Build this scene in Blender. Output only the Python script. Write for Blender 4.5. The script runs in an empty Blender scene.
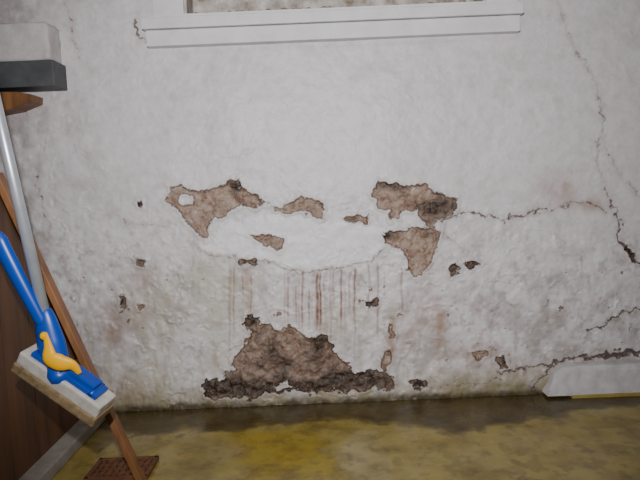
import bpy, bmesh, math, random
import numpy as np
from mathutils import Vector, Matrix
random.seed(4)
# ------------------------------------------------------------------ camera geometry
F=600.0; D=2.0; H=0.74; PH=math.radians(5.2); TH=math.radians(2.4)
def project_px(x,y,z):
    """room metres -> image pixel coordinates, projected through the camera"""
    d=y+D; zz=z-H
    fw=d*math.cos(PH)-zz*math.sin(PH); up=d*math.sin(PH)+zz*math.cos(PH)
    u=F*x/fw; v=F*up/fw
    return 320+u*math.cos(TH)-v*math.sin(TH), 240-(u*math.sin(TH)+v*math.cos(TH))
# ------------------------------------------------------------------ numpy noise
def vnoise(x,y,seed):
    t=np.random.RandomState(seed).rand(256,256)
    xi=np.floor(x).astype(int); yi=np.floor(y).astype(int)
    fx=x-xi; fy=y-yi; fx=fx*fx*(3-2*fx); fy=fy*fy*(3-2*fy)
    a=t[xi&255,yi&255]; b=t[(xi+1)&255,yi&255]; c=t[xi&255,(yi+1)&255]; d=t[(xi+1)&255,(yi+1)&255]
    return (a*(1-fx)+b*fx)*(1-fy)+(c*(1-fx)+d*fx)*fy
def fbm(x,y,s,o=4,seed=0):
    r=0; amp=1; tot=0
    for i in range(o):
        r=r+amp*vnoise(x/s*2**i+17.3*i,y/s*2**i+9.1*i,seed+i); tot+=amp; amp*=.55
    return r/tot
def ss(a,b,x):
    t=np.clip((x-a)/(b-a),0,1); return t*t*(3-2*t)
def segd(px,py,a,b):
    ax,ay=a;bx,by=b; dx=bx-ax;dy=by-ay
    t=np.clip(((px-ax)*dx+(py-ay)*dy)/(dx*dx+dy*dy+1e-9),0,1)
    return np.hypot(px-ax-t*dx,py-ay-t*dy),t
def poly_sd(px,py,P,out,inv=False):
    xs=[p[0] for p in P]; ys=[p[1] for p in P]; M=22
    m=(px>min(xs)-M)&(px<max(xs)+M)&(py>min(ys)-M)&(py<max(ys)+M)
    x=px[m]; y=py[m]; d=np.full(x.shape,99.); ins=np.zeros(x.shape,bool)
    for i in range(len(P)):
        a=P[i]; b=P[(i+1)%len(P)]
        dd,_=segd(x,y,a,b); d=np.minimum(d,dd)
        c=((a[1]>y)!=(b[1]>y)); xx=(b[0]-a[0])*(y-a[1])/((b[1]-a[1]) or 1e-9)+a[0]
        ins^=(c&(x<xx))
    sd=np.where(ins,-d,d)
    if inv: out[m]=np.maximum(out[m],-sd)
    else: out[m]=np.minimum(out[m],sd)
def line_d(px,py,P,w0,w1,out):
    n=len(P)-1
    for i in range(n):
        a,b=P[i],P[i+1]; M=14
        m=(px>min(a[0],b[0])-M)&(px<max(a[0],b[0])+M)&(py>min(a[1],b[1])-M)&(py<max(a[1],b[1])+M)
        d,t=segd(px[m],py[m],a,b)
        w=w0+(w1-w0)*(i+t)/n
        out[m]=np.minimum(out[m],d-w)
# ------------------------------------------------------------------ material helpers
def newmat(name):
    m=bpy.data.materials.new(name); m.use_nodes=True
    nt=m.node_tree; b=nt.nodes['Principled BSDF']; return m,nt,b
def N(nt,t,**k):
    n=nt.nodes.new(t)
    for a,v in k.items(): setattr(n,a,v)
    return n
def ramp(nt,src,stops):
    r=nt.nodes.new('ShaderNodeValToRGB'); e=r.color_ramp.elements
    e[0].position=stops[0][0]; e[0].color=(*stops[0][1],1)
    e[1].position=stops[-1][0]; e[1].color=(*stops[-1][1],1)
    for p,c in stops[1:-1]:
        q=e.new(p); q.color=(*c,1)
    nt.links.new(src,r.inputs[0]); return r.outputs[0]
def noise(nt,scale,detail=5,rough=.6,vec=None):
    n=N(nt,'ShaderNodeTexNoise'); n.inputs['Scale'].default_value=scale
    n.inputs['Detail'].default_value=detail; n.inputs['Roughness'].default_value=rough
    if vec is None:
        g=N(nt,'ShaderNodeTexCoord'); vec=g.outputs['Object']
    nt.links.new(vec,n.inputs['Vector']); return n.outputs['Fac']
def mixc(nt,f,a,b,mode='MIX'):
    m=N(nt,'ShaderNodeMix',data_type='RGBA',blend_type=mode)
    for s,v in ((m.inputs[0],f),(m.inputs[6],a),(m.inputs[7],b)):
        if hasattr(v,'is_linked') : nt.links.new(v,s)
        elif isinstance(v,(int,float)): s.default_value=v
        else: s.default_value=(*v,1)
    return m.outputs[2]
def math_(nt,op,a,b=None,c=None):
    m=N(nt,'ShaderNodeMath',operation=op)
    for s,v in zip(m.inputs,(a,b,c)):
        if v is None: continue
        if hasattr(v,'is_linked'): nt.links.new(v,s)
        else: s.default_value=v
    return m.outputs[0]
def attr(nt,name,out='Fac'):
    a=N(nt,'ShaderNodeAttribute'); a.attribute_name=name; return a.outputs[out]
def simple(name,c1,c2,scale,rough,bump=.0,metal=0,stretch=None,spec=.5):
    m,nt,b=newmat(name)
    g=N(nt,'ShaderNodeTexCoord'); v=g.outputs['Object']
    if stretch:
        mp=N(nt,'ShaderNodeMapping'); mp.inputs['Scale'].default_value=stretch
        nt.links.new(v,mp.inputs['Vector']); v=mp.outputs[0]
    n=noise(nt,scale,6,.6,v)
    nt.links.new(ramp(nt,n,[(.3,c1),(.7,c2)]),b.inputs['Base Color'])
    b.inputs['Roughness'].default_value=rough; b.inputs['Metallic'].default_value=metal
    b.inputs['Specular IOR Level'].default_value=spec
    if bump:
        bp=N(nt,'ShaderNodeBump'); bp.inputs['Strength'].default_value=bump; bp.inputs['Distance'].default_value=.004
        nt.links.new(n,bp.inputs['Height']); nt.links.new(bp.outputs[0],b.inputs['Normal'])
    return m
# ------------------------------------------------------------------ mesh helpers
class Builder:
    def __init__(s,name): s.name=name; s.bm=bmesh.new(); s.mats=[]
    def mi(s,m):
        if m not in s.mats: s.mats.append(m)
        return s.mats.index(m)
    def merge(s,b,m,smooth=False):
        i=s.mi(m); me=bpy.data.meshes.new('t')
        for f in b.faces: f.material_index=i; f.smooth=smooth
        bmesh.ops.recalc_face_normals(b,faces=b.faces[:])
        b.to_mesh(me); b.free(); s.bm.from_mesh(me); bpy.data.meshes.remove(me)
    def box(s,c,dims,m,axes=None,bev=.002,seg=2,jit=0,cuts=0):
        b=bmesh.new(); bmesh.ops.create_cube(b,size=1)
        for v in b.verts: v.co=Vector((v.co.x*dims[0],v.co.y*dims[1],v.co.z*dims[2]))
        if bev: bmesh.ops.bevel(b,geom=b.edges[:],offset=bev,segments=seg,affect='EDGES',profile=.6)
        if cuts: bmesh.ops.subdivide_edges(b,edges=[e for e in b.edges if e.calc_length()>.03],cuts=cuts,use_grid_fill=True)
        if jit:
            for v in b.verts: v.co+=Vector([random.uniform(-jit,jit) for _ in range(3)])
        if axes:
            M=Matrix(axes).transposed()
            for v in b.verts: v.co=M@v.co
        for v in b.verts: v.co+=Vector(c)
        s.merge(b,m,bool(jit))
    def prism(s,pts,ext,m,bev=.0015):
        b=bmesh.new(); vs=[b.verts.new(p) for p in pts]; f=b.faces.new(vs)
        r=bmesh.ops.extrude_face_region(b,geom=[f])
        for v in r['geom']:
            if isinstance(v,bmesh.types.BMVert): v.co+=Vector(ext)
        if bev: bmesh.ops.bevel(b,geom=b.edges[:],offset=bev,segments=2,affect='EDGES')
        s.merge(b,m)
    def tube(s,pts,rad,m,n=16,flat=1.0,side=Vector((0,1,0)),smoothpath=True):
        P=[Vector(p) for p in pts]; R=list(rad) if hasattr(rad,'__len__') else [rad]*len(P)
        if smoothpath and len(P)>2:
            Q=[];RR=[]
            for i in range(len(P)-1):
                p0=P[max(i-1,0)];p1=P[i];p2=P[i+1];p3=P[min(i+2,len(P)-1)]
                for k in range(6):
                    t=k/6
                    Q.append(.5*((2*p1)+(p2-p0)*t+(2*p0-5*p1+4*p2-p3)*t*t+(3*p1-p0-3*p2+p3)*t**3)); RR.append(R[i]*(1-t)+R[i+1]*t)
            Q.append(P[-1]);RR.append(R[-1]); P,R=Q,RR
        b=bmesh.new(); rings=[]
        for i,p in enumerate(P):
            t=(P[min(i+1,len(P)-1)]-P[max(i-1,0)]).normalized()
            e1=side-t*side.dot(t); e1.normalize(); e2=t.cross(e1)
            rings.append([b.verts.new(p+e1*math.cos(a)*R[i]*flat+e2*math.sin(a)*R[i]) for a in [2*math.pi*k/n for k in range(n)]])
        for i in range(len(rings)-1):
            for k in range(n): b.faces.new((rings[i][k],rings[i][(k+1)%n],rings[i+1][(k+1)%n],rings[i+1][k]))
        b.faces.new(rings[0][::-1]); b.faces.new(rings[-1])
        s.merge(b,m,True)
    def done(s):
        me=bpy.data.meshes.new(s.name); s.bm.to_mesh(me); s.bm.free()
        for m in s.mats: me.materials.append(m)
        o=bpy.data.objects.new(s.name,me); bpy.context.collection.objects.link(o); return o
def gridmesh(name,A,B,P,keep=None):
    na,nb=len(A),len(B)
    co=P.reshape(-1,3)
    i=np.arange(na-1)[:,None]; j=np.arange(nb-1)[None,:]
    q=np.stack([i*nb+j,(i+1)*nb+j,(i+1)*nb+j+1,i*nb+j+1],-1).reshape(-1,4)
    if keep is not None: q=q[keep.reshape(-1)]
    me=bpy.data.meshes.new(name)
    me.vertices.add(len(co)); me.vertices.foreach_set('co',co.astype(np.float32).ravel())
    me.loops.add(q.size); me.loops.foreach_set('vertex_index',q.astype(np.int32).ravel())
    me.polygons.add(len(q)); me.polygons.foreach_set('loop_start',(np.arange(len(q))*4).astype(np.int32))
    me.update(calc_edges=True); me.polygons.foreach_set('use_smooth',np.ones(len(q),bool))
    o=bpy.data.objects.new(name,me); bpy.context.collection.objects.link(o); return o
def fattr(me,name,a):
    at=me.attributes.new(name,'FLOAT','POINT'); at.data.foreach_set('value',a.astype(np.float32).ravel())
def cattr(me,name,c):
    at=me.attributes.new(name,'FLOAT_COLOR','POINT')
    rgba=np.ones((c.size//3,4),np.float32); rgba[:,:3]=c.reshape(-1,3); at.data.foreach_set('color',rgba.ravel())
def lerp(c,t,col): return c*(1-t[...,None])+np.array(col)*t[...,None]

# ================================================================== WALL
sp=.0025
WX0,WX1,WZ1=-1.6,1.6,2.1
xs=np.concatenate([np.linspace(WX0,-1.18,12)[:-1],np.arange(-1.18,1.18,sp),np.linspace(1.18,WX1,12)])
OX0,OX1,OZ0,OZ1=-.40,.56,1.305,1.80
zs=np.concatenate([np.arange(0,1.40,sp),np.linspace(1.40,OZ1,10)[:-1],np.linspace(OZ1,WZ1,6)])
X,Z=np.meshgrid(xs,zs,indexing='ij')
PX,PY=project_px(X,np.zeros_like(X),Z)  # image pixel coordinates per wall vertex; wall marks are laid out in these
n1=fbm(PX,PY,16,3,1)-.5; n2=fbm(PX,PY,16,3,7)-.5; n3=fbm(PX,PY,5,3,13)-.5; n4=fbm(PX,PY,5,3,19)-.5
ra=1+.6*ss(290,330,PY)
wx=PX+n1*9+n3*7*ra; wy=PY+n2*9+n4*7*ra
peel=np.full(PX.shape,20.); dark=np.zeros(PX.shape)
A=[(167,187),(180,185),(200,192),(222,185),(232,180),(241,180),(240,190),(258,194),(268,202),(255,209),(240,207),(228,214),(212,222),(207,238),(197,233),(186,222),(177,210),(166,203)]
B_=[(268,206),(285,205),(299,196),(313,200),(323,207),(324,218),(312,218),(303,209),(290,211),(275,210)]
C=[(343,218),(355,215),(369,216),(366,222),(350,224)]
Dp=[(250,237),(268,235),(284,238),(283,250),(270,248),(256,242)]
E=[(377,178),(392,184),(408,185),(425,184),(440,192),(456,200),(453,213),(440,220),(430,229),(421,222),(416,208),(403,212),(398,222),(391,219),(388,210),(376,205),(373,192)]
Fp=[(385,233),(400,231),(425,228),(440,230),(438,250),(430,264),(420,279),(410,277),(408,262),(400,246),(388,238)]
G=[(246,315),(258,322),(275,331),(290,328),(305,334),(328,332),(331,347),(341,362),(353,375),(365,371),(385,370),(393,378),(390,388),(370,388),(340,392),(320,390),(300,393),(270,392),(250,396),(210,397),(203,390),(206,381),(222,380),(232,370),(242,352),(250,335),(243,322)]
small=[[(449,268),(456,263),(462,268),(458,274),(450,277)],[(464,264),(474,259),(480,265),(470,271)],
 [(366,304),(377,298),(380,305),(368,310)],[(409,380),(424,380),(426,387),(412,389)],[(499,359),(506,358),(509,366),(502,367)],
 [(238,261),(256,261),(257,266),(240,266)],[(135,204),(141,204),(142,208),(137,208)],[(136,259),(144,260),(143,265),(136,264)],
 [(136,305),(145,306),(144,310),(137,310)],[(120,296),(124,294),(125,308),(119,308)],[(470,353),(484,350),(490,357),(478,361)],
 [(382,352),(388,348),(391,362),(384,372)],[(390,325),(394,326),(394,338),(391,340)],[(627,246),(632,252),(638,263),(630,260)],
 [(382,236),(395,234),(398,246),(384,243)],[(246,314),(252,314),(253,321),(247,322)]]
for P in (A,B_,C,Dp,E,Fp,G): poly_sd(wx,wy,P,peel)
wsx=PX+n1*7+n3*6; wsy=PY+n2*7+n4*6
for P in small: poly_sd(wsx,wsy,P,peel)
for P in ([(178,195),(186,192),(196,196),(193,204),(183,206),(177,201)],[(272,384),(288,381),(294,387),(276,389)]):
    poly_sd(wsx,wsy,P,peel,True)
chip=fbm(PX,PY,7,3,131)
cz=ss(230,330,PY)
peel=np.minimum(peel,(.865-.030*cz-chip)*60+14*(cz<.3))
def blob(cx,cy,rx,ry): return np.exp(-(((PX-cx)/rx)**2+((PY-cy)/ry)**2))
dark=np.clip(1.1*blob(438,206,18,13)+.9*blob(236,186,7,6)+.9*blob(392,186,14,5)+.9*blob(320,342,12,14)+.60*blob(285,352,55,30)
  +1.0*blob(250,322,9,8)+1.3*blob(235,388,45,10)+1.2*blob(360,380,42,11)+.8*blob(455,268,9,8)+blob(472,265,9,6)+blob(372,304,8,6)+blob(417,384,9,6)+1.0*blob(300,388,40,8)
  +.8*blob(503,362,6,6)+blob(138,206,6,5)+.6*blob(140,262,6,5)+blob(247,264,12,5)+.7*blob(122,302,6,9)+.6*blob(212,386,12,8)+blob(388,236,10,5)+.8*blob(632,255,8,9)
  +(fbm(PX,PY,13,3,91)-.5)*1.4*ss(0,-4,peel)+.40*ss(-2.0,0,peel),0,1)
crack=np.full(PX.shape,12.)
cwx=PX+n1*10+n3*8; cwy=PY+n2*10+n4*8
for P,w0,w1 in [
 ([(440,222),(455,214),(480,214),(505,219),(530,213),(548,212)],.6,.6),([(548,212),(575,200),(592,205),(606,212)],-.1,.3),
 ([(612,205),(618,220),(617,234),(628,249),(640,262)],.4,1.5),
 ([(556,0),(566,30),(580,55),(594,80),(601,110),(600,135),(595,160),(600,180),(612,205)],-.35,-.1),
 ([(598,95),(603,140),(612,165),(640,200)],-.4,-.3),
 ([(586,331),(600,328),(612,318),(628,312),(645,309)],.8,.7),
 ([(500,372),(520,366),(548,364),(580,356),(610,357),(645,352)],.4,1.5),([(548,364),(540,378),(536,386)],.4,1.0),
 ([(590,355),(610,355),(645,350)],.9,2.0),
 ([(64,0),(72,25),(78,60)],-.2,-.2),([(195,247),(220,258),(247,262),(275,264),(300,271),(340,268),(368,262),(384,250)],-.15,.05),
 ([(197,246),(185,232)],-.3,-.3),([(118,300),(122,296),(126,309),(118,313)],.3,.2),
 ([(110,215),(130,222),(165,228)],-.5,-.4),([(40,170),(38,190),(50,230)],-.2,0),([(440,230),(470,255)],-.5,-.4),
 ([(60,260),(75,290),(70,320),(88,350)],-.4,-.3),([(460,300),(490,310),(520,305),(560,318)],-.55,-.45),([(520,366),(500,350),(470,345)],-.5,-.4),
 ([(420,386),(470,384),(500,378)],-.2,.1),
 ([(137,22),(140,34),(147,44)],.9,.5)]:
    line_d(cwx,cwy,P,w0,w1,crack)
# stains
drip=np.zeros(PX.shape)
dxw=PX+(fbm(PX,PY,22,2,31)-.5)*3.0
dr=[(302,270,338,1.1,.8),(288,275,325,1.0,.6),(317,272,340,1.8,1.0),(320,272,340,1.2,1.0),(341,270,336,1.1,.85),(355,268,332,1.1,.8),(333,272,315,.9,.65),(369,262,320,.9,.6),(378,262,345,1.0,.55),(309,290,338,.9,.65),(296,280,335,.9,.65),(329,285,326,.8,.5)]
rr=random.Random(9)
for i in range(26):
    x=rr.choice([rr.uniform(283,402),rr.uniform(283,360),rr.uniform(225,290)]); y0=266+rr.uniform(0,12); dr.append((x,y0,y0+rr.uniform(30,95),rr.uniform(.6,1.3),rr.uniform(.2,.55)))
for x,y0,y1,w,s in dr:
    drip=np.maximum(drip,s*np.exp(-((dxw-x)/w)**2)*ss(y0-3,y0+4,PY)*(1-ss(y1-25,y1,PY))*(.6+.8*fbm(PX,PY,7,2,77)))
rust=.8*blob(392,335,5,18)+.6*blob(440,318,7,16)+.6*blob(387,355,6,12)+.5*blob(128,395,22,12)+.5*blob(248,290,6,28)+.45*blob(560,190,22,15)+.5*blob(590,205,16,8)+.4*blob(115,330,12,25)+.5*blob(480,355,26,10)+.4*blob(440,345,10,22)+.5*blob(600,365,40,7)+.35*blob(520,372,30,8)+.3*blob(410,330,8,25)+.35*blob(425,300,10,30)+.3*blob(140,285,12,30)
rust*=.15+1.6*fbm(PX,PY,9,3,41)
green=(.40*blob(225,300,30,30)+.38*blob(150,385,50,22)+.28*blob(200,270,25,22)+.3*blob(340,320,45,20)+.36*blob(215,345,18,30)+.32*blob(470,380,70,14)+.28*blob(160,320,25,50))*(.3+1.4*fbm(PX,PY*.5,10,3,51))
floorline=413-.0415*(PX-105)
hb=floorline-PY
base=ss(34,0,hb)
gr_left=ss(150,20,PX)*.45+ss(70,10,PX)*.5
lowgrime=ss(220,330,PY)*.55
g1=fbm(PX,PY,60,4,61); g2=fbm(PX,PY,14,4,67); g3=fbm(PX,PY,6,4,71); vs_=fbm(PX,PY*.22,9,3,73)
grime=np.clip((gr_left+lowgrime+.14)*ss(.42,.72,g1*.6+g2*.4)*1.4+.18*gr_left,0,1)
fresh=np.full(PX.shape,20.)
poly_sd(wx,wy,[(196,246),(212,236),(230,222),(262,214),(292,216),(330,222),(362,226),(386,226),(392,240),(384,252),(368,262),(340,268),(300,271),(275,265),(247,261),(220,257)],fresh)
fm=ss(1,-3,fresh)
col=np.empty(PX.shape+(3,)); col[:]=(.64,.612,.630)
col=lerp(col,ss(.4,.65,g1)*.5,(.69,.67,.69))
col=lerp(col,ss(.52,.75,g2)*.22,(.50,.47,.475))
col=lerp(col,grime*.72,(.35,.31,.295))
col=lerp(col,ss(.59,.73,g3)*(.05+.40*ss(170,280,PY)),(.32,.28,.25))
col=lerp(col,ss(.46,.30,g3)*.15,(.74,.73,.75))
col=lerp(col,ss(.56,.76,vs_)*ss(250,300,PY)*.45*ss(470,390,PX),(.36,.33,.25))
lowr=blob(480,345,110,45)+.8*blob(560,300,70,60)
col=lerp(col,np.clip(lowr*ss(.4,.62,g2)*.40,0,1),(.39,.355,.33))
col=lerp(col,fm*.85,(.77,.76,.78))
col=lerp(col,np.clip(green,0,.8),(.36,.33,.18))
col=lerp(col,np.clip(rust,0,.8),(.28,.15,.085))
col=lerp(col,np.clip(drip,0,.95),(.19,.060,.028))
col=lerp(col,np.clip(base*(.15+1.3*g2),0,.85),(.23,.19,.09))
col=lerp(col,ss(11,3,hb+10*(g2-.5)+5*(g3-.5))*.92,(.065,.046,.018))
col=lerp(col,ss(8,1.5,peel)*(peel>0)*.12,(.36,.30,.26))
col=lerp(col,ss(6,0,crack)*.25,(.32,.25,.20))
# relief
rough=.25+.75*ss(170,300,PY)+.4*ss(130,40,PX)-.2*fm
bm_=fbm(X,Z,.045,3,85); rid=np.abs(fbm(X,Z,.09,4,95)-.5)
Y=(fbm(X,Z,.30,3,81)-.5)*.014+(bm_-.5)*.012*rough-np.clip(.06-rid,0,1)*.045*rough*(.2+ss(.4,.6,bm_))
Y=Y+(fbm(X,Z,.014,2,87)-.5)*.0010*rough
Y=Y+ss(1.0,-1.5,peel)*.009+ss(.4,-1.2,crack)*.007
Y=Y+ss(0,-4,peel)*(fbm(X,Z,.02,3,97)-.5)*.014
Y=Y-ss(5,.6,peel)*ss(-1,1.2,peel)*.003
Y=Y-ss(0.8,-2.5,fresh)*.002*(peel>0)
Y=Y-ss(.14,0,Z)*.012
P3=np.stack([X,Y,Z],-1)
xc=(xs[:-1]+xs[1:])/2; zc=(zs[:-1]+zs[1:])/2
XC,ZC=np.meshgrid(xc,zc,indexing='ij')
keep=~((XC>OX0)&(XC<OX1)&(ZC>OZ0)&(ZC<OZ1))
wall=gridmesh('wall_back',xs,zs,P3,keep)
me=wall.data
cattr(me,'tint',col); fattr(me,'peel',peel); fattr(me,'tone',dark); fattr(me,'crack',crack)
m,nt,b=newmat('flaking_whitewash')
fine=noise(nt,230,4,.65); med=noise(nt,70,5,.65)
pe=math_(nt,'ADD',attr(nt,'peel'),math_(nt,'MULTIPLY',math_(nt,'SUBTRACT',fine,.5),4.0))
pe=math_(nt,'ADD',pe,math_(nt,'MULTIPLY',math_(nt,'SUBTRACT',med,.5),5.0))
pf=N(nt,'ShaderNodeMapRange'); pf.inputs['From Min'].default_value=.3; pf.inputs['From Max'].default_value=-.3
nt.links.new(pe,pf.inputs['Value'])
cr=math_(nt,'ADD',attr(nt,'crack'),math_(nt,'MULTIPLY',math_(nt,'SUBTRACT',med,.5),4.5))
cf=N(nt,'ShaderNodeMapRange'); cf.inputs['From Min'].default_value=.9; cf.inputs['From Max'].default_value=-.3
nt.links.new(cr,cf.inputs['Value'])
c=attr(nt,'tint','Color')
c=mixc(nt,1.0,c,ramp(nt,noise(nt,30,9,.75),[(.32,(.89,.88,.875)),(.55,(1.03,1.03,1.04))]),'MULTIPLY')
spk=ramp(nt,noise(nt,120,3,.6),[(.68,(0,0,0)),(.74,(1,1,1))])
c=mixc(nt,math_(nt,'MULTIPLY',spk,.30),c,(.24,.20,.18))
g=N(nt,'ShaderNodeTexCoord'); wn=N(nt,'ShaderNodeTexNoise'); wn.inputs['Scale'].default_value=14; wn.inputs['Detail'].default_value=4
nt.links.new(g.outputs['Object'],wn.inputs['Vector'])
va=N(nt,'ShaderNodeVectorMath',operation='MULTIPLY_ADD'); va.inputs[1].default_value=(.10,.10,.10)
nt.links.new(wn.outputs['Color'],va.inputs[0]); nt.links.new(g.outputs['Object'],va.inputs[2])
vo=N(nt,'ShaderNodeTexVoronoi',feature='DISTANCE_TO_EDGE'); vo.inputs['Scale'].default_value=9
nt.links.new(va.outputs[0],vo.inputs['Vector'])
hair=ramp(nt,vo.outputs['Distance'],[(.0,(1,1,1)),(.012,(0,0,0))])
hm=ramp(nt,noise(nt,5,3,.5),[(.50,(0,0,0)),(.62,(1,1,1))])
hf=math_(nt,'MULTIPLY',hair,hm)
c=mixc(nt,math_(nt,'MULTIPLY',hf,.25),c,(.28,.23,.20))
lite=ramp(nt,noise(nt,26,10,.8),[(.36,(.11,.06,.038)),(.44,(.23,.14,.10)),(.52,(.35,.25,.195)),(.59,(.38,.295,.24)),(.66,(.58,.53,.50))])
drk=ramp(nt,noise(nt,48,10,.85),[(.38,(.006,.004,.003)),(.48,(.030,.016,.009)),(.57,(.095,.056,.032)),(.63,(.20,.14,.10)),(.70,(.50,.45,.42))])
bare=mixc(nt,attr(nt,'tone'),lite,drk)
c=mixc(nt,pf.outputs[0],c,bare)
c=mixc(nt,math_(nt,'MULTIPLY',cf.outputs[0],.85),c,(.06,.035,.025))
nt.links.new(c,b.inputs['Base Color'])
b.inputs['Roughness'].default_value=.45; b.inputs['Specular IOR Level'].default_value=.45
hgt=math_(nt,'ADD',math_(nt,'MULTIPLY',fine,.08),math_(nt,'MULTIPLY',noise(nt,24,6,.5),1.0))
hgt=math_(nt,'SUBTRACT',hgt,math_(nt,'MULTIPLY',pf.outputs[0],.9))
hgt=math_(nt,'ADD',hgt,math_(nt,'MULTIPLY',math_(nt,'MULTIPLY',pf.outputs[0],noise(nt,90,5,.7)),1.0))
hgt=math_(nt,'SUBTRACT',hgt,math_(nt,'MULTIPLY',hf,.12))
bp=N(nt,'ShaderNodeBump'); bp.inputs['Strength'].default_value=.65; bp.inputs['Distance'].default_value=.005
nt.links.new(hgt,bp.inputs['Height']); nt.links.new(bp.outputs[0],b.inputs['Normal'])
me.materials.append(m)
# ================================================================== FLOOR
fs=.005
fx=np.concatenate([np.linspace(-1.6,-1.14,6)[:-1],np.arange(-1.14,1.14,fs),np.linspace(1.14,1.6,6)])
fy=np.concatenate([np.linspace(-3.2,-.80,16)[:-1],np.arange(-.80,.03,fs)])
FX,FY=np.meshgrid(fx,fy,indexing='ij')
SX,SY=project_px(FX,np.maximum(FY,-1.5),np.zeros_like(FX))  # image pixel coordinates of the floor grid, for placing its patches
k1=fbm(FX,FY,.26,4,101); k2=fbm(FX,FY,.09,4,105); k3=fbm(FX,FY,.03,3,109)
def fb(cx,cy,rx,ry): return np.exp(-(((SX+60*(k1-.5)+50*(k2-.5)+20*(k3-.5)-cx)/rx)**2+((SY+30*(k2-.5)-cy)/ry)**2)**3)
fc=np.empty(FX.shape+(3,)); fc[:]=(.27,.205,.042)
fc=lerp(fc,ss(.40,.60,k1)*.5,(.32,.255,.075))
fc=lerp(fc,ss(.54,.62,k2)*.25,(.19,.135,.025))
fc=lerp(fc,ss(.44,.38,k2)*.25,(.35,.29,.10))
fc=lerp(fc,fb(255,452,80,24)*.75,(.31,.225,.012))
fc=lerp(fc,fb(352,458,30,22)*.7,(.35,.30,.14))
fc=lerp(fc,fb(570,458,95,24)*.55,(.36,.285,.09))
fc=lerp(fc,fb(130,440,40,16)*.65,(.32,.25,.12))
fc=lerp(fc,fb(200,455,22,20)*.5,(.17,.135,.03))
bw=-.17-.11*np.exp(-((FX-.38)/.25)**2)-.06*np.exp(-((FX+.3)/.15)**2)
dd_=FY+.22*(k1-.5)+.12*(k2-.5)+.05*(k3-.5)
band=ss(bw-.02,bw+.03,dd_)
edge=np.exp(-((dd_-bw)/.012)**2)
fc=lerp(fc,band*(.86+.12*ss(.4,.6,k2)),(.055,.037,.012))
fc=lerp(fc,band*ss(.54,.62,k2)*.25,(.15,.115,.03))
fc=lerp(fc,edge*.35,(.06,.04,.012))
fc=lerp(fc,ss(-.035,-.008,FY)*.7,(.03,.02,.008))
fc=lerp(fc,ss(.61,.67,k3)*.35,(.10,.07,.02))
FZ=(k1-.5)*.006+(k3-.5)*.0010-.0005
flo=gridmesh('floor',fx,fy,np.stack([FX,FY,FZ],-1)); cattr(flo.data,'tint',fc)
m,nt,b=newmat('damp_ochre_paint')
c=mixc(nt,1.0,attr(nt,'tint','Color'),ramp(nt,noise(nt,12,9,.65),[(.38,(.78,.74,.68)),(.56,(1.1,1.1,1.08))]),'MULTIPLY')
spk=ramp(nt,noise(nt,90,4,.65),[(.64,(0,0,0)),(.71,(1,1,1))])
c=mixc(nt,math_(nt,'MULTIPLY',spk,.4),c,(.07,.05,.02))
nt.links.new(c,b.inputs['Base Color'])
nt.links.new(ramp(nt,noise(nt,7,4,.5),[(.40,(.18,.18,.18)),(.60,(.42,.42,.42))]),b.inputs['Roughness'])
bp=N(nt,'ShaderNodeBump'); bp.inputs['Strength'].default_value=.2; bp.inputs['Distance'].default_value=.005
nt.links.new(noise(nt,35,6,.55),bp.inputs['Height']); nt.links.new(bp.outputs[0],b.inputs['Normal'])
flo.data.materials.append(m)
# ================================================================== remaining shell
plaster=simple('old_plaster',(.42,.40,.39),(.60,.58,.57),6,.8,.4)
def slab(name,c,d):
    B=Builder(name); B.box(c,d,plaster,bev=0); return B.done()
slab('wall_left',(-1.66,-1.6,1.05),(.1,3.2,2.1)); slab('wall_right',(1.66,-1.6,1.05),(.1,3.2,2.1))
slab('wall_front',(0,-3.26,1.05),(3.4,.1,2.1)); slab('ceiling',(0,-1.6,2.16),(3.4,3.4,.1))
# ================================================================== WINDOW
white=simple('chalky_white_paint',(.62,.60,.615),(.75,.74,.76),14,.5,.2)
dirty=simple('weathered_white_paint',(.20,.145,.10),(.70,.67,.64),18,.7,.6)
rub=simple('rubble',(.10,.06,.04),(.40,.34,.29),40,.9,.6)
glass,nt,b=newmat('dark_glass'); b.inputs['Roughness'].default_value=.1
nt.links.new(ramp(nt,noise(nt,8),[(.4,(.015,.02,.022)),(.7,(.05,.05,.05))]),b.inputs['Base Color'])
W=Builder('window_1'); ox=(OX0+OX1)/2; ow=OX1-OX0
W.box((ox,.075,OZ0-.012),(ow+.06,.17,.03),dirty,bev=.003)
W.box((ox,.075,OZ1+.012),(ow+.06,.17,.03),white,bev=.003)
W.box((OX0-.012,.075,(OZ0+OZ1)/2),(.03,.17,OZ1-OZ0),dirty); W.box((OX1+.012,.075,(OZ0+OZ1)/2),(.03,.17,OZ1-OZ0),dirty)
W.box((ox,.125,OZ0+.055),(ow,.05,.11),dirty,bev=.006,cuts=5,jit=.0012); W.box((ox,.13,OZ1-.03),(ow,.045,.05),white,bev=.005)
for x in (OX0+.03,ox,OX1-.03): W.box((x,.13,(OZ0+OZ1)/2),(.05,.043,OZ1-OZ0-.02),white,bev=.005)
W.box((ox,.14,(OZ0+OZ1)/2),(ow-.02,.006,OZ1-OZ0-.04),glass,bev=0)
for i in range(110):
    b=bmesh.new(); r=random.uniform(.003,.010); bmesh.ops.create_icosphere(b,subdivisions=1,radius=r)
    cx=OX0+.03+ow*.92*random.random()**1.2; dy=random.uniform(.004,.09)
    for v in b.verts: v.co=Vector((v.co.x*1.6,v.co.y,v.co.z*.9))*random.uniform(.7,1.25)+Vector((cx,dy,OZ0+.003+r*.5))
    W.merge(b,rub)
W.done()
T=Builder('trim_1')
T.box((.070,-.012,1.229),(1.195,.046,.050),white,bev=.003)
T.box((.070,-.018,1.2745),(1.215,.056,.037),white,bev=.005)
T.box((.070,-.014,1.2965),(1.18,.042,.010),white,bev=.003)
T.box((OX0-.055,-.006,1.57),(.10,.03,.54),white,bev=.004)
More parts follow.
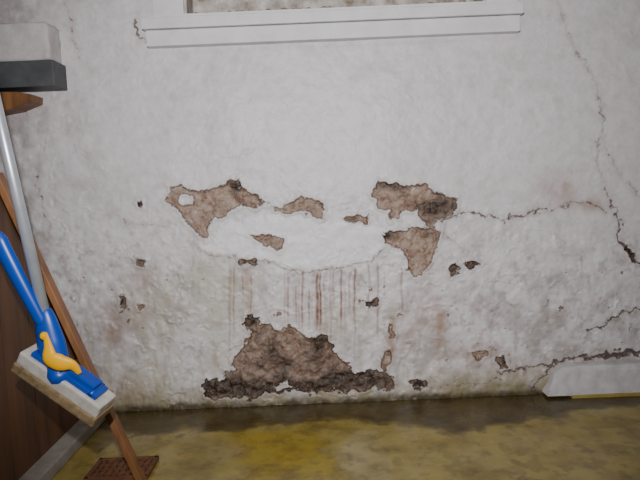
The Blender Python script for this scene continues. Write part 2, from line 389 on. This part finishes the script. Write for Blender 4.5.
T.box((OX1+.055,-.006,1.57),(.10,.03,.54),white,bev=.004)
T.box((ox,-.006,1.86),(ow+.22,.03,.10),white,bev=.004)
T.done()
# ================================================================== ledge top-left
greym=simple('grey_painted_metal',(.05,.053,.057),(.085,.09,.095),18,.6,.1)
wood=simple('pine_wood',(.11,.045,.016),(.29,.13,.050),9,.5,.2,stretch=(3,3,.6))
L=Builder('wall_shelf')
L.box((-1.010,-.040,1.222),(.39,.10,.118),simple('ledge_whitewash',(.44,.41,.40),(.62,.60,.60),20,.7,.5),bev=.012,seg=3,cuts=4,jit=.0022)
L.box((-1.010,-.050,1.122),(.415,.10,.080),greym,bev=.003)
L.prism([(-1.18,-.09,1.080),(-.93,-.09,1.070),(-.885,-.09,1.062),(-.888,-.09,1.040),(-.95,-.09,1.018),(-1.18,-.09,.985)],(0,.10,0),wood)
L.done()
# ================================================================== plinth bottom-right
pw=simple('plinth_whitewash',(.46,.44,.44),(.70,.69,.71),18,.7,.5)
yel=simple('ochre_edge_paint',(.30,.225,.05),(.42,.34,.10),25,.6,.3)
Pl=Builder('masonry_plinth')
b=bmesh.new()
vs=[(.735,0,.010),(.735,-.062,.010),(.762,-.058,.086),(.795,-.036,.100),(.795,.012,.104)]
ve=[(1.58,0,.010),(1.58,-.066,.010),(1.58,-.062,.090),(1.58,-.040,.104),(1.58,.012,.108)]
rows=[]
n=30
for i in range(n+1):
    t=i/n; rows.append([b.verts.new(Vector(p)*(1-t)+Vector(q)*t+Vector((0,random.uniform(-.0012,.0012),random.uniform(-.0015,.0015)))) for p,q in zip(vs,ve)])
for i in range(n):
    for k in range(4): b.faces.new((rows[i][k],rows[i+1][k],rows[i+1][k+1],rows[i][k+1]))
b.faces.new(rows[0]); b.faces.new(rows[-1][::-1])
Pl.merge(b,pw,False)
Pl.box((1.20,-.030,.004),(.77,.073,.014),yel,bev=.003)
Pl.done()
# ================================================================== wooden partition (left)
board=simple('brown_stained_boards',(.055,.024,.010),(.15,.064,.025),5,.55,.2,stretch=(4,4,.45))
beam=simple('grey_beam_paint',(.20,.18,.155),(.36,.33,.30),16,.8,.4)
S=Builder('wooden_partition')
def top(y): return .03+(-y)*1.42
y=-.02
while y>-.84:
    y2=y-.136
    S.prism([(-.80,y,.02),(-.80,y2,.02),(-.80,y2,top(y2)),(-.80,y,top(y))],(.018,0,0),board,bev=.001)
    y=y2-.0008
S.box((-.765,-.45,.018),(.07,.88,.036),beam,bev=.005)
d=Vector((0,-1,1.42)).normalized(); nrm=Vector((1,0,0)).cross(d)
S.box(Vector((-.797,-.44,top(-.44)+.002)),(.045,1.04,.018),board,axes=[(1,0,0),tuple(d),tuple(nrm)],bev=.002)
S.box((-.83,-.90,.76),(.07,.07,1.52),board,bev=.004)
S.tube([(-.80,-.90,1.27),(-.74,-.88,1.268),(-.69,-.79,1.266),(-.685,-.75,1.27),(-.685,-.738,1.285)],.004,greym,n=8)
S.done()
Lh=Builder('wooden_lath')
p0=Vector((-.462,-.561,.004)); p1=Vector((-.7575,-.568,.80)); ax=(p1-p0).normalized(); ay=Vector((0,1,0)); ay=(ay-ax*ay.dot(ax)).normalized(); az=ax.cross(ay)
Lh.box((p0+p1)/2,((p1-p0).length,.030,.016),wood,axes=[tuple(ax),tuple(ay),tuple(az)],bev=.002)
Lh.done()
# ================================================================== sponge mop
alu=simple('brushed_aluminium',(.42,.45,.50),(.56,.59,.64),20,.35,0,metal=.5)
blue=simple('blue_plastic',(.002,.045,.34),(.004,.07,.46),6,.35,0)
yelp=simple('yellow_plastic',(.80,.38,.0),(.90,.46,.0),6,.4,0,spec=.3)
sponge=simple('white_sponge',(.42,.39,.34),(.60,.57,.53),45,.95,.6)
scrub=simple('beige_scrub_layer',(.16,.11,.05),(.36,.26,.14),70,.95,.6)
Mo=Builder('sponge_mop')
hb_=Vector((-.583,-.75,.459)); hd=Vector((-.063,0,.441)).normalized()
Mo.tube([hb_-hd*.06,hb_+hd*.86],.0120,alu,n=20,smoothpath=False)
Mo.tube([hb_+hd*.80,hb_+hd*.82,hb_+hd*.88,hb_+hd*.90],[.013,.0155,.0155,.008],blue,n=16)
Mo.tube([(-.664,-.765,.672),(-.660,-.765,.655),(-.640,-.763,.600),(-.612,-.760,.530),(-.590,-.756,.475)],[.008,.016,.0165,.0145,.0135],blue,n=16,flat=.75)
Mo.tube([hb_+hd*.045,hb_+hd*.02,hb_-hd*.03,hb_-hd*.075,hb_-hd*.10],[.015,.023,.030,.029,.018],blue,n=20,flat=.7)
s=Vector((.185,-.035,-.125)).normalized(); w=Vector((.57,-.28,.82)); w=(w-s*w.dot(s)).normalized(); dd=s.cross(w)
ax3=[tuple(s),tuple(dd),tuple(w)]
c0=Vector((-.5550,-.75,.347))
Mo.box(c0+w*.006,(.212,.060,.032),sponge,axes=ax3,bev=.006,seg=3)
Mo.box(c0-w*.020,(.216,.066,.024),scrub,axes=ax3,bev=.004,seg=2)
Mo.box(c0+w*.026,(.17,.044,.012),blue,axes=ax3,bev=.003)
Mo.box(c0+w*.036+s*.02,(.10,.032,.016),blue,axes=ax3,bev=.004)
Mo.tube([hb_-hd*.07,hb_-hd*.085+Vector((.01,-.02,-.01)),c0+w*.03-s*.005],[.020,.020,.017],blue,n=14)
for k in (-.04,.07): Mo.tube([c0+w*.028+s*k-dd*.022,c0+w*.028+s*k+dd*.022],.006,blue,n=10,smoothpath=False)
Mo.tube([(-.574,-.785,.462),(-.566,-.792,.435),(-.562,-.795,.412),(-.545,-.793,.400),(-.522,-.788,.392),(-.510,-.783,.372)],[.004,.009,.017,.018,.011,.005],yelp,n=14,flat=.45)
Mo.tube([(-.583,-.775,.455),(-.574,-.788,.455)],.008,yelp,n=12,smoothpath=False)
Mo.done()
# ================================================================== rusty floor grate
rustm=simple('rusty_iron',(.09,.032,.012),(.20,.080,.032),50,.8,.5)
Gt=Builder('floor_drain_grate')
gx,gy=-.555,-.450
for sx,sy,dx,dy in ((0,-.055,.165,.012),(0,.055,.165,.012),(-.077,0,.012,.12),(.077,0,.012,.12)):
    Gt.box((gx+sx,gy+sy,.006),(dx,dy,.010),rustm,bev=.0015)
for i in range(8): Gt.box((gx-.062+i*.0177,gy,.005),(.010,.10,.007),rustm,bev=.001)
for i in (-1,0,1): Gt.box((gx,gy+i*.027,.004),(.15,.008,.005),rustm,bev=.001)
Gt.done()
# ================================================================== lights
def light(name,typ,loc,tgt,e,**k):
    l=bpy.data.lights.new(name,typ); l.energy=e
    for a,v in k.items(): setattr(l,a,v)
    o=bpy.data.objects.new(name,l); o.location=loc
    o.rotation_euler=(Vector(tgt)-Vector(loc)).to_track_quat('-Z','Y').to_euler(); bpy.context.collection.objects.link(o); return o
light('camera_flash','SPOT',(-.03,-2.02,.97),(.04,0,.86),150,spot_size=math.radians(88),spot_blend=.9,shadow_soft_size=.015,color=(1,.985,.985))
light('overhead_fill','AREA',(.1,-1.3,2.05),(.1,-.5,0),4,size=.5,color=(1,.95,.90))  # added soft fill from overhead, not a fixture of the room
wd=bpy.data.worlds.new('world'); bpy.context.scene.world=wd; wd.use_nodes=True
wd.node_tree.nodes['Background'].inputs[0].default_value=(.5,.5,.55,1); wd.node_tree.nodes['Background'].inputs[1].default_value=.1
# ================================================================== camera
cam=bpy.data.cameras.new('camera'); co=bpy.data.objects.new('camera',cam); bpy.context.collection.objects.link(co)
cam.sensor_width=36; cam.lens=F/640*36; cam.clip_start=.02
Rv=Vector((1,0,0)); Uv=Vector((0,math.sin(PH),math.cos(PH))); Fv=Vector((0,math.cos(PH),-math.sin(PH)))
cr_=Rv*math.cos(TH)-Uv*math.sin(TH); cu=Rv*math.sin(TH)+Uv*math.cos(TH)
M=Matrix((cr_,cu,-Fv)).transposed().to_4x4(); M.translation=Vector((0,-D,H)); co.matrix_world=M
bpy.context.scene.camera=co
